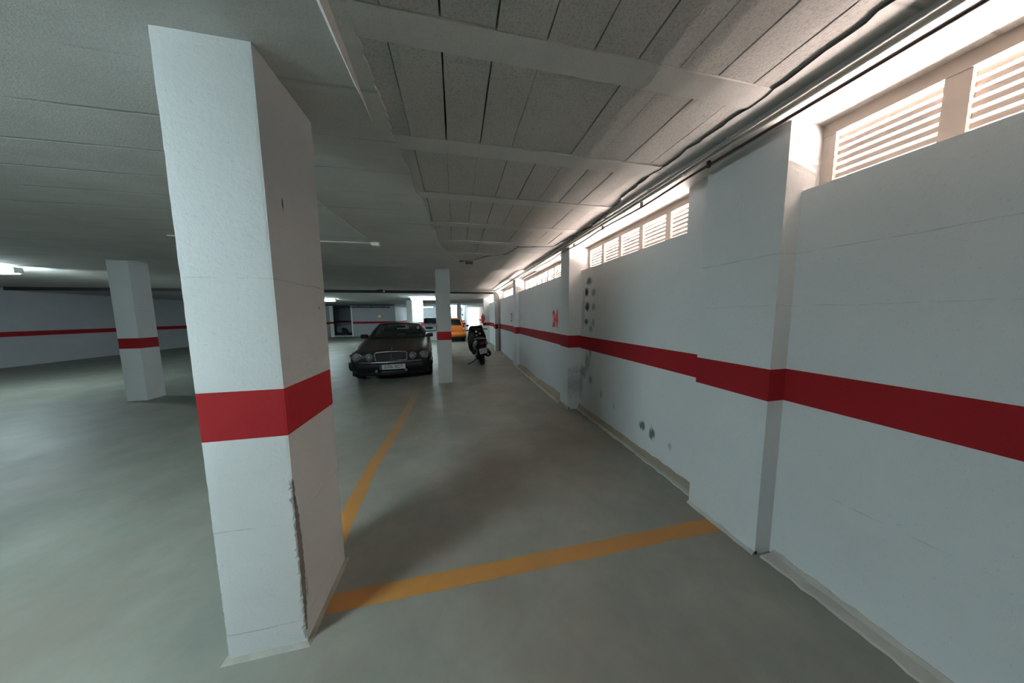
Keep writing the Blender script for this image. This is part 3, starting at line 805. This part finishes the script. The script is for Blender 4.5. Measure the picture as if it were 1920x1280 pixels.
    # seats
    for sx in (-.36, .36):
        if P.get('seats'):
            q = MB(); q.box(sx-.24, sx+.24, P['seats']-.02, P['seats']+.11, .80, 1.03); q.box(sx-.12, sx+.12, P['seats']+.06, P['seats']+.15, 1.05, 1.19); q.box(sx-.05, sx+.05, P['seats']+.07, P['seats']+.1, 1.0, 1.08)
            bevel(q.build('seat', M_seat, root), .03, 3)
    # door mirrors
    for s in (-1, 1):
        q = MB(); my = AB.y+.12
        q.skin([[Vector((s*(AB.x+.025+dx), my+a*.055*k, AB.z+.055+c*.058*k)) for a, c in ((-1, -.6), (-.7, .8), (.6, 1), (1, .2), (.7, -1), (-.5, -1))] for dx, k in ((0, .55), (.05, 1), (.16, 1), (.19, .75))], 0)
        q.box(min(s*(AB.x-.02), s*(AB.x+.08)), max(s*(AB.x-.02), s*(AB.x+.08)), my-.02, my+.03, AB.z, AB.z+.04)
        o = q.build('door_mirror', P.get('mirror', P['paint']), root)
        g = MB(); g.box(min(s*(AB.x+.055), s*(AB.x+.20)), max(s*(AB.x+.055), s*(AB.x+.20)), my+.052, my+.06, AB.z+.015, AB.z+.095); g.build('mirror_glass', M_mirror, o)
    return root

def plate(parent, x, y, z, w, h, front, body, mat, tilt=0, blue=True, size=.085):
    s = -1 if front else 1
    p = MB(); p.box(x-w/2, x+w/2, y-.006, y+.006, z-h/2, z+h/2, 0)
    if blue: p.box(x+s*w/2 if front else x-w/2, x+s*w/2+.045 if front else x-w/2+.045, y-.0075, y+.0075, z-h/2, z+h/2, 1)
    o = p.build('license_plate', [mat, M_blue], parent)
    if body:
        M = Matrix.Translation((x+.02*(1 if front else -1), y+s*.0075, z)) @ Matrix.Rotation(R(90), 4, 'X')
        if not front: M = M @ Matrix.Rotation(PI, 4, 'Y')
        text('plate_lettering', body, size, M_ink, M, o, .0005, .0012, .93)
    return o

# dark sedan -------------------------------------------------------------
SED = dict(w=.90, r=.315, axles=(-1.60, 1.27), paint=M_sedan, glass=M_glass, flute=True, seats=.30, dome=.035, mirror=M_black,
    st=[(-2.44, .34, .70, .585, .665), (-2.40, .27, .80, .66, .715), (-2.30, .22, .85, .705, .745), (-2.05, .2, .875, .755, .785), (-1.6, .19, .895, .81, .84), (-1.1, .19, .90, .865, .895), (-.8, .19, .90, .895, .915),
        (.3, .19, .90, .905, .92), (1.3, .19, .895, .905, .93), (1.75, .2, .885, .89, .95), (2.2, .25, .86, .85, .92), (2.4, .32, .81, .78, .86), (2.45, .38, .74, .7, .78)],
    cab=dict(AB=(.735, -.80, .905), AT=(.575, -.02, 1.262), FB=(0, -1.0, .918), FT=(0, -.10, 1.292), CB=(.70, 1.52, .93), CT=(.54, 1.02, 1.25), RB=(0, 1.70, .95), RT=(0, 1.10, 1.285)))
A = R(6)
sed = make_car('sedan', (-1.69, 8.74, 0), A, SED)
tag(sed, 'dusty dark green old sedan with round headlights facing the viewer', 'car')
m = MB(); sweep(m, arc_path(.85, -2.47, -1.98, .16), [(-.06, .30), (.02, .32), (.045, .40), (.04, .485), (-.06, .49)])
m.build('front_bumper', M_black, sed)
m = MB(); sweep(m, arc_path(.85, -2.47, -1.98, .16), [(.0, .482), (.046, .483), (.05, .495), (.046, .51), (.0, .513)])
bm_ = m.build('bumper_trim', M_chrome, sed); bm_['label'] = 'dull chrome strip along the bumper'
m = MB(); sweep(m, arc_path(.79, -2.38, -2.05, .2), [(-.1, .17), (.0, .17), (.03, .2), (.02, .33), (-.1, .33)]); m.build('valance', M_black, sed)
m = MB(); sweep(m, arc_path(.87, 2.50, 2.0, .12), [(-.06, .30), (.02, .32), (.045, .40), (.04, .5), (-.06, .51)]); m.build('rear_bumper', M_black, sed)
# grille
m = MB(); m.box(-.305, .305, -2.452, -2.38, .525, .70); g = m.build('grille', M_well, sed)
m = MB()
for k in range(-11, 12): m.box(k*.026-.003, k*.026+.003, -2.459, -2.452, .53, .695)
m.box(-.01, .01, -2.466, -2.452, .53, .70); m.build('grille_bar', flat('dark_bar', (.05, .05, .05, 1), .4, .6), g)
m = MB()
pts = [(-.30, .522), (-.325, .54), (-.325, .69), (-.30, .712), (-.15, .722), (0, .726), (.15, .722), (.30, .712), (.325, .69), (.325, .54), (.30, .522), (-.30, .522)]
m.tube([(x, -2.452, z) for x, z in pts], .011, 8); m.build('grille_surround', M_chrome, g)
for x, r, y in ((-.69, .088, -2.385), (-.445, .072, -2.425), (.445, .072, -2.425), (.69, .088, -2.385)):
    m = MB(); m.lathe([(r*1.12, .06), (r*1.12, -.012), (r*1.0, -.03), (r*.94, -.026)], (x, y, .618), 'y', 28); h = m.build('headlight', M_black, sed)
    m = MB(); m.lathe([(r*.98, -.022), (r*.8, -.012), (r*.5, .0), (.012, .012)], (x, y, .618), 'y', 28); m.lathe([(r*.25, -.03), (r*.22, -.005)], (x, y, .618), 'y', 14); m.build('reflector', M_refl, h)
    m = MB(); m.lathe([(r*.97, -.03), (r*.8, -.043), (r*.45, -.052), (.008, -.055)], (x, y, .618), 'y', 28)
    m.build('lens', M_clear, h)
    m = MB(); m.tube([(x+r*1.03*math.cos(2*PI*k/24), y-.03, .618+r*1.03*math.sin(2*PI*k/24)) for k in range(25)], .006, 6); m.build('rim_ring', M_chrome, h)
plate(sed, .03, -2.535, .395, .52, .11, True, '5706 BDT', M_plate, size=.098)
for x in (-.30, .30):
    m = MB(); m.lathe([(.0, .02), (.036, .01), (.04, -.03), (.034, -.035), (.01, -.03)], (x, -2.47, .305), 'y', 18); h = m.build('fog_lamp', M_black, sed)
    m = MB(); m.lathe([(.034, -.036), (.02, -.045), (.005, -.046)], (x, -2.47, .305), 'y', 18); m.build('lens', M_clear, h)
m = MB(); m.box(-.13, .13, -.02, .02, -.035, .035, 0, Matrix.Translation((.02, .02, 1.19))); m.box(-.01, .01, -.01, .01, 0, .08, 0, Matrix.Translation((.02, .0, 1.2))); bevel(m.build('rear_view_mirror', M_black, sed), .012)
m = MB(); m.box(-.66, .66, -.78, -.35, .86, .945); bevel(m.build('dashboard', M_black, sed), .03)
m = MB(); m.tube([(.36+.19*math.cos(2*PI*k/24), -.22+.06*math.sin(2*PI*k/24), .96+.18*math.sin(2*PI*k/24)) for k in range(25)], .014, 8); m.build('steering_wheel', M_black, sed)
m = MB(); m.box(-.60, .60, 1.22, 1.34, .85, 1.06); m.box(-.42, -.2, 1.26, 1.34, 1.05, 1.15); m.box(.2, .42, 1.26, 1.34, 1.05, 1.15); bevel(m.build('rear_bench', M_seat, sed), .03)
for x in (-.3, .28):
    m = MB(); m.tube([(x, -1.02, .925), (x-.28, -.90, .955), (x-.42, -.78, .99)], .007, 6); m.build('wiper', M_black, sed)
for s in (-1, 1):
    m = MB(); m.box(s*.875-.012, s*.875+.012, -2.2, -2.08, .60, .66); bevel(m.build('side_marker', M_lens, sed), .008)
m = MB(); m.tube([(0, -2.31, .75), (0, -2.30, .775), (0, -2.27, .785)], [.007, .008, .004], 8); m.build('hood_ornament', M_chrome, sed)

# compact cars --------------------------------------------------------------
def hatch(paint, glass=None, H1=1.46): return dict(w=.80, r=.285, axles=(-1.15, 1.25), paint=paint, glass=glass or M_glassdark, seats=.15, dome=.04,
    st=[(-1.77, .32, .62, .58, .66), (-1.72, .24, .72, .68, .74), (-1.55, .2, .77, .78, .82), (-1.15, .18, .795, .86, .90), (-.75, .18, .80, .92, .95), (.2, .18, .80, .93, .95), (1.2, .18, .80, .93, .95), (1.6, .22, .79, .93, .95), (1.74, .26, .77, .92, .94), (1.78, .34, .72, .86, .9)],
    cab=dict(AB=(.69, -.78, .93), AT=(.54, -.12, H1-.06), FB=(0, -.95, .94), FT=(0, -.2, H1-.03), CB=(.70, 1.73, .93), CT=(.56, 1.45, H1-.06), RB=(0, 1.78, .94), RT=(0, 1.52, H1-.03)))
# orange hatchback, tail towards the viewer
org = make_car('hatchback', (-.27, 17.45, 0), PI, hatch(M_orange, None, 1.37))
tag(org, 'orange hatchback with roof load seen from behind beyond the slim pillar', 'car')
m = MB(); sweep(m, arc_path(.80, 1.83, 1.35, .12), [(-.05, .30), (.01, .30), (.03, .40), (.02, .56), (-.05, .58)][::-1]); m.build('rear_bumper', M_orange, org)
m = MB(); sweep(m, arc_path(.79, 1.82, 1.45, .12), [(-.05, .21), (.012, .22), (.012, .31), (-.05, .31)][::-1]); m.build('valance', M_black, org)
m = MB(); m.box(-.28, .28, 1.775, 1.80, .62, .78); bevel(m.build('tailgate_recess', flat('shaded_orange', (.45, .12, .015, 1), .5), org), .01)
plate(org, 0, 1.806, .70, .46, .11, False, None, M_orange, blue=False)
for s in (-1, 1):
    m = MB(); m.box(s*.71-.055, s*.71+.055, 1.62, 1.785, .80, 1.12); l = bevel(m.build('tail_light', M_redlens, org), .03, 3)
    m = MB(); m.box(s*.715-.05, s*.715+.05, 1.70, 1.79, .72, .83); bevel(m.build('reversing_lens', M_pinklens, l), .02)
m = MB(); m.tube([(0, 1.83, 1.0), (.25, 1.80, .985), (.42, 1.80, .98)], .008, 6); m.build('wiper', M_black, org)
for x in (-.5, .5):
    m = MB(); m.tube([(x, -.1, 1.39), (x, 0, 1.42), (x, 1.2, 1.42), (x, 1.3, 1.39)], .014, 8); m.build('roof_rail', M_tan, org)
# silver car, nose towards the viewer
slv = make_car('saloon', (-1.93, 21.5, 0), R(2), hatch(M_silver, None, 1.40))
tag(slv, 'silver car parked behind the low white wall', 'car')
m = MB(); sweep(m, arc_path(.78, -1.83, -1.3, .14), [(-.05, .30), (.01, .31), (.03, .38), (.02, .54), (-.05, .55)]); m.build('front_bumper', M_silver, slv)
m = MB(); sweep(m, arc_path(.78, -1.835, -1.35, .14), [(-.05, .445), (.03, .45), (.03, .49), (-.05, .495)]); m.build('bumper_strip', M_black, slv)
m = MB(); sweep(m, arc_path(.76, -1.82, -1.4, .14), [(-.05, .2), (.02, .2), (.03, .36), (-.05, .37)]); m.build('lower_grille', M_black, slv)
m = MB(); m.skin([[Vector((.26*math.cos(a)*k, -1.775-.012*j, .67+.07*math.sin(a)*k)) for a in [2*PI*q/20 for q in range(20)]] for k, j in ((1.1, 0), (1.1, 1), (.95, 1.6))], 0); m.build('grille', M_black, slv)
for s in (-1, 1):
    m = MB(); m.skin([[Vector((s*.52+.15*math.cos(a)*k, -1.70-.02*j+.07*abs(math.cos(a)), .70+.065*math.sin(a)*k)) for a in [2*PI*q/20 for q in range(20)]] for k, j in ((1, 0), (1, 2), (.8, 3))], 0); m.build('headlight', M_lens, slv)
plate(slv, 0, -1.868, .41, .5, .1, True, None, M_plate, blue=False)
# dim grey car inside the recess
gry = make_car('parked_car', (-7.72, 24.6, 0), R(-90), hatch(M_silver2, None, 1.40))
tag(gry, 'dim grey car standing inside the recess in the far wall', 'car')
m = MB(); sweep(m, arc_path(.78, -1.83, -1.3, .14), [(-.05, .22), (.01, .24), (.03, .38), (.02, .54), (-.05, .55)]); m.build('front_bumper', M_silver2, gry)
for s in (-1, 1):
    m = MB(); m.skin([[Vector((s*.52+.15*math.cos(a)*k, -1.70-.02*j+.07*abs(math.cos(a)), .70+.065*math.sin(a)*k)) for a in [2*PI*q/20 for q in range(20)]] for k, j in ((1, 0), (1, 2), (.8, 3))], 0); m.build('headlight', M_lens, gry)

# ------------------------------------------------------------------ scooter (heading +y, leaning on its side stand)
sc = empty('scooter', (.76, 8.08, 0), Euler((0, R(-4), R(1))))
tag(sc, 'black scooter seen from behind leaning on its side stand', 'scooter')
def ell(y, cx, cz, a, b, n=18, p=2.4):
    out = []
    for k in range(n):
        t = 2*PI*k/n; c, s = math.cos(t), math.sin(t)
        out.append(Vector((cx+a*math.copysign(abs(c)**(2/p), c), y, cz+b*math.copysign(abs(s)**(2/p), s))))
    return out
m = MB(); m.skin([ell(y, 0, cz, a, b) for y, cz, a, b in ((-.34, .70, .05, .03), (-.32, .695, .11, .06), (-.22, .67, .165, .11), (0, .63, .19, .15), (.3, .58, .205, .18), (.5, .52, .20, .2), (.62, .42, .17, .16), (.66, .36, .12, .1))], 0); m.build('rear_cowl', M_blackm, sc)
m = MB(); m.skin([ell(y, 0, cz, a, b) for y, cz, a, b in ((-.30, .80, .06, .02), (-.26, .80, .12, .045), (-.05, .80, .145, .055), (.2, .785, .15, .06), (.4, .76, .15, .05), (.58, .75, .12, .045), (.64, .74, .06, .02))], 0); m.build('seat', M_black, sc)
m = MB(); m.box(-.24, .24, .5, 1.0, .27, .34); bevel(m.build('floorboard', M_black, sc), .03)
m = MB(); m.skin([ell(y, 0, cz, a, b) for y, cz, a, b in ((.5, .30, .16, .06), (.8, .26, .18, .07), (1.0, .28, .15, .08))], 0); m.build('belly_pan', M_black, sc)
m = MB()
m.skin([[Vector((x, y0+.05*(1-(x/.33)**2), z)) for x in [-w, -w*.8, -w*.4, 0, w*.4, w*.8, w]]+[Vector((x, y0+.04+.06*(1-(x/.33)**2), z)) for x in [w, w*.8, w*.4, 0, -w*.4, -w*.8, -w]] for z, w, y0 in ((.28, .24, .98), (.4, .30, 1.0), (.6, .325, 1.02), (.8, .31, 1.05), (.95, .27, 1.08), (1.06, .22, 1.1))], 0)
m.build('leg_shield', M_blackm, sc)
m = MB(); m.skin([ell(y, 0, cz, a, b) for y, cz, a, b in ((.92, 1.0, .05, .03), (.96, 1.02, .12, .06), (1.05, 1.03, .15, .08), (1.15, 1.0, .12, .07), (1.2, .99, .05, .03))], 0); m.build('handlebar_cover', M_black, sc)
m = MB(); m.tube([(-.36, .90, 1.03), (-.22, .97, 1.04), (0, 1.02, 1.03), (.22, .97, 1.04), (.36, .90, 1.03)], [.018, .016, .014, .016, .018], 10); hb = m.build('handlebar', M_black, sc)
for s in (-1, 1):
    m = MB(); m.tube([(s*.235, .97, 1.05), (s*.26, .97, 1.12), (s*.275, .95, 1.17)], .006, 6); a_ = m.build('mirror_arm', M_black, sc)
    m = MB(); m.skin([[Vector((s*.285+.055*math.cos(t)*k, y, 1.195+.035*math.sin(t)*k)) for t in [2*PI*q/16 for q in range(16)]] for y, k in ((.975, .6), (.96, 1), (.945, 1))], 0); mm = m.build('mirror', M_black, a_)
    m = MB(); m.tube([(s*.25, .96, 1.02), (s*.32, .99, 1.02), (s*.36, .95, 1.015)], .006, 6); m.build('brake_lever', M_steel, sc)
m = MB()
m.skin([[Vector((x, y, z)) for x in [-w, -w*.5, 0, w*.5, w]]+[Vector((x, y+.01, z)) for x in [w, w*.5, 0, -w*.5, -w]] for y, z, w in ((1.16, 1.0, .23), (1.12, 1.09, .24), (1.07, 1.17, .20))], 0); m.build('fly_screen', M_blackm, sc)
def sc_wheel(y, r, w, nm):
    m = MB(); m.lathe([(r*.66, -w*.42), (r*.85, -w*.5), (r*.96, -w*.36), (r, -w*.12), (r, w*.12), (r*.96, w*.36), (r*.85, w*.5), (r*.66, w*.42)], (0, y, r), 'x', 28); o = m.build(nm, M_rubber, sc)
    m = MB(); m.lathe([(r*.68, -w*.36), (r*.6, -w*.3), (.03, -w*.2), (.03, w*.2), (r*.6, w*.3), (r*.68, w*.36)], (0, y, r), 'x', 24); m.build('rim', M_rim, o)
sc_wheel(0, .235, .13, 'rear_wheel'); sc_wheel(1.33, .235, .11, 'front_wheel')
m = MB(); m.skin([[Vector((x, 1.33+.265*math.sin(a), .235+.265*math.cos(a)-(abs(x)*.5)**1.2)) for x in (-.075, -.04, 0, .04, .075)] for a in [R(-75+15*k) for k in range(11)]], 0, False, False); solid(m.build('front_fender', M_blackm, sc), .008)
m = MB(); m.tube([(0, 1.12, .85), (0, 1.2, .6)], .03, 10)
for s in (-1, 1): m.tube([(s*.08, 1.2, .62), (s*.085, 1.33, .24)], .018, 8)
m.build('fork', M_steel, sc)
m = MB(); m.skin([[Vector((x, y, z)) for x in (-.08, -.04, 0, .04, .08)]+[Vector((x, y+.012, z)) for x in (.08, .04, 0, -.04, -.08)] for y, z in ((-.30, .64), (-.34, .54), (-.36, .42), (-.37, .33))], 0); m.build('rear_fender', M_black, sc)
T = Matrix.Translation((.02, -.375, .475)) @ Matrix.Rotation(R(-12), 4, 'X') @ Matrix.Rotation(R(-6), 4, 'Y')
m = MB(); m.box(-.11, .11, -.006, 0, -.08, .08, 0, T); pl = m.build('license_plate', M_plate2, sc)
m = MB(); m.skin([ell(y, 0, .675, a, b) for y, a, b in ((-.31, .10, .045), (-.345, .085, .04), (-.35, .04, .02))], 0); m.build('tail_light', flat('dark_red_lens', (.06, .006, .006, 1), .2), sc)
for s in (-1, 1):
    T = Matrix.Translation((s*.15, -.22, .68)) @ Matrix.Rotation(R(s*35), 4, 'Z')
    m = MB(); m.box(-.055, .055, -.03, .03, -.05, .04, 0, T); bevel(m.build('indicator', flat('smoked_lens', (.20, .19, .19, 1), .25), sc), .018, 3)
m = MB(); m.tube([(-.16, .25, .78), (-.17, -.05, .81), (-.14, -.28, .83), (0, -.34, .835), (.14, -.28, .83), (.17, -.05, .81), (.16, .25, .78)], .011, 8); m.build('grab_rail', flat('rail_grey', (.2, .2, .2, 1), .35, .7), sc)
m = MB(); m.lathe([(.02, -.27), (.075, -.26), (.098, -.2), (.098, .1), (.07, .24), (.025, .34)], (.17, -.08, .40), 'y', 20, 0, Matrix.Rotation(R(8), 3, 'X').to_4x4()); mf = m.build('muffler', M_black, sc)
m = MB(); m.lathe([(.022, -.29), (.022, -.25)], (.16, -.09, .40), 'y', 12, 0, Matrix.Rotation(R(8), 3, 'X').to_4x4()); m.build('tailpipe', M_steel, mf)
m = MB(); m.tube([(-.13, .0, .42), (-.11, -.0, .24)], .02, 8); m.tube([(-.13, .1, .62), (-.12, -.02, .26)], .028, 10); m.build('shock_absorber', M_steel, sc)
m = MB(); m.box(-.17, -.08, -.1, .45, .18, .34); bevel(m.build('engine_case', flat('engine_grey', (.09, .09, .09, 1), .5, .5), sc), .04)
m = MB(); m.tube([(-.10, .33, .20), (-.26, .22, .09), (-.375, .17, .052)], [.014, .013, .012], 8); m.tube([(-.375, .17, .052), (-.43, .16, .048)], .013, 8); m.build('side_stand', M_black, sc)
m = MB()
for s in (-1, 1): m.tube([(s*.06, .28, .22), (s*.10, .05, .13), (s*.12, -.10, .12)], .012, 8)
m.build('center_stand', flat('stand_steel', (.3, .3, .3, 1), .4, .8), sc)
for x, z in ((-.02, .97), (.10, .90)):
    m = MB(); m.box(x-.03, x+.03, .90, .93, z-.03, z+.03); bevel(m.build('dash_reflector', M_white, sc), .008)
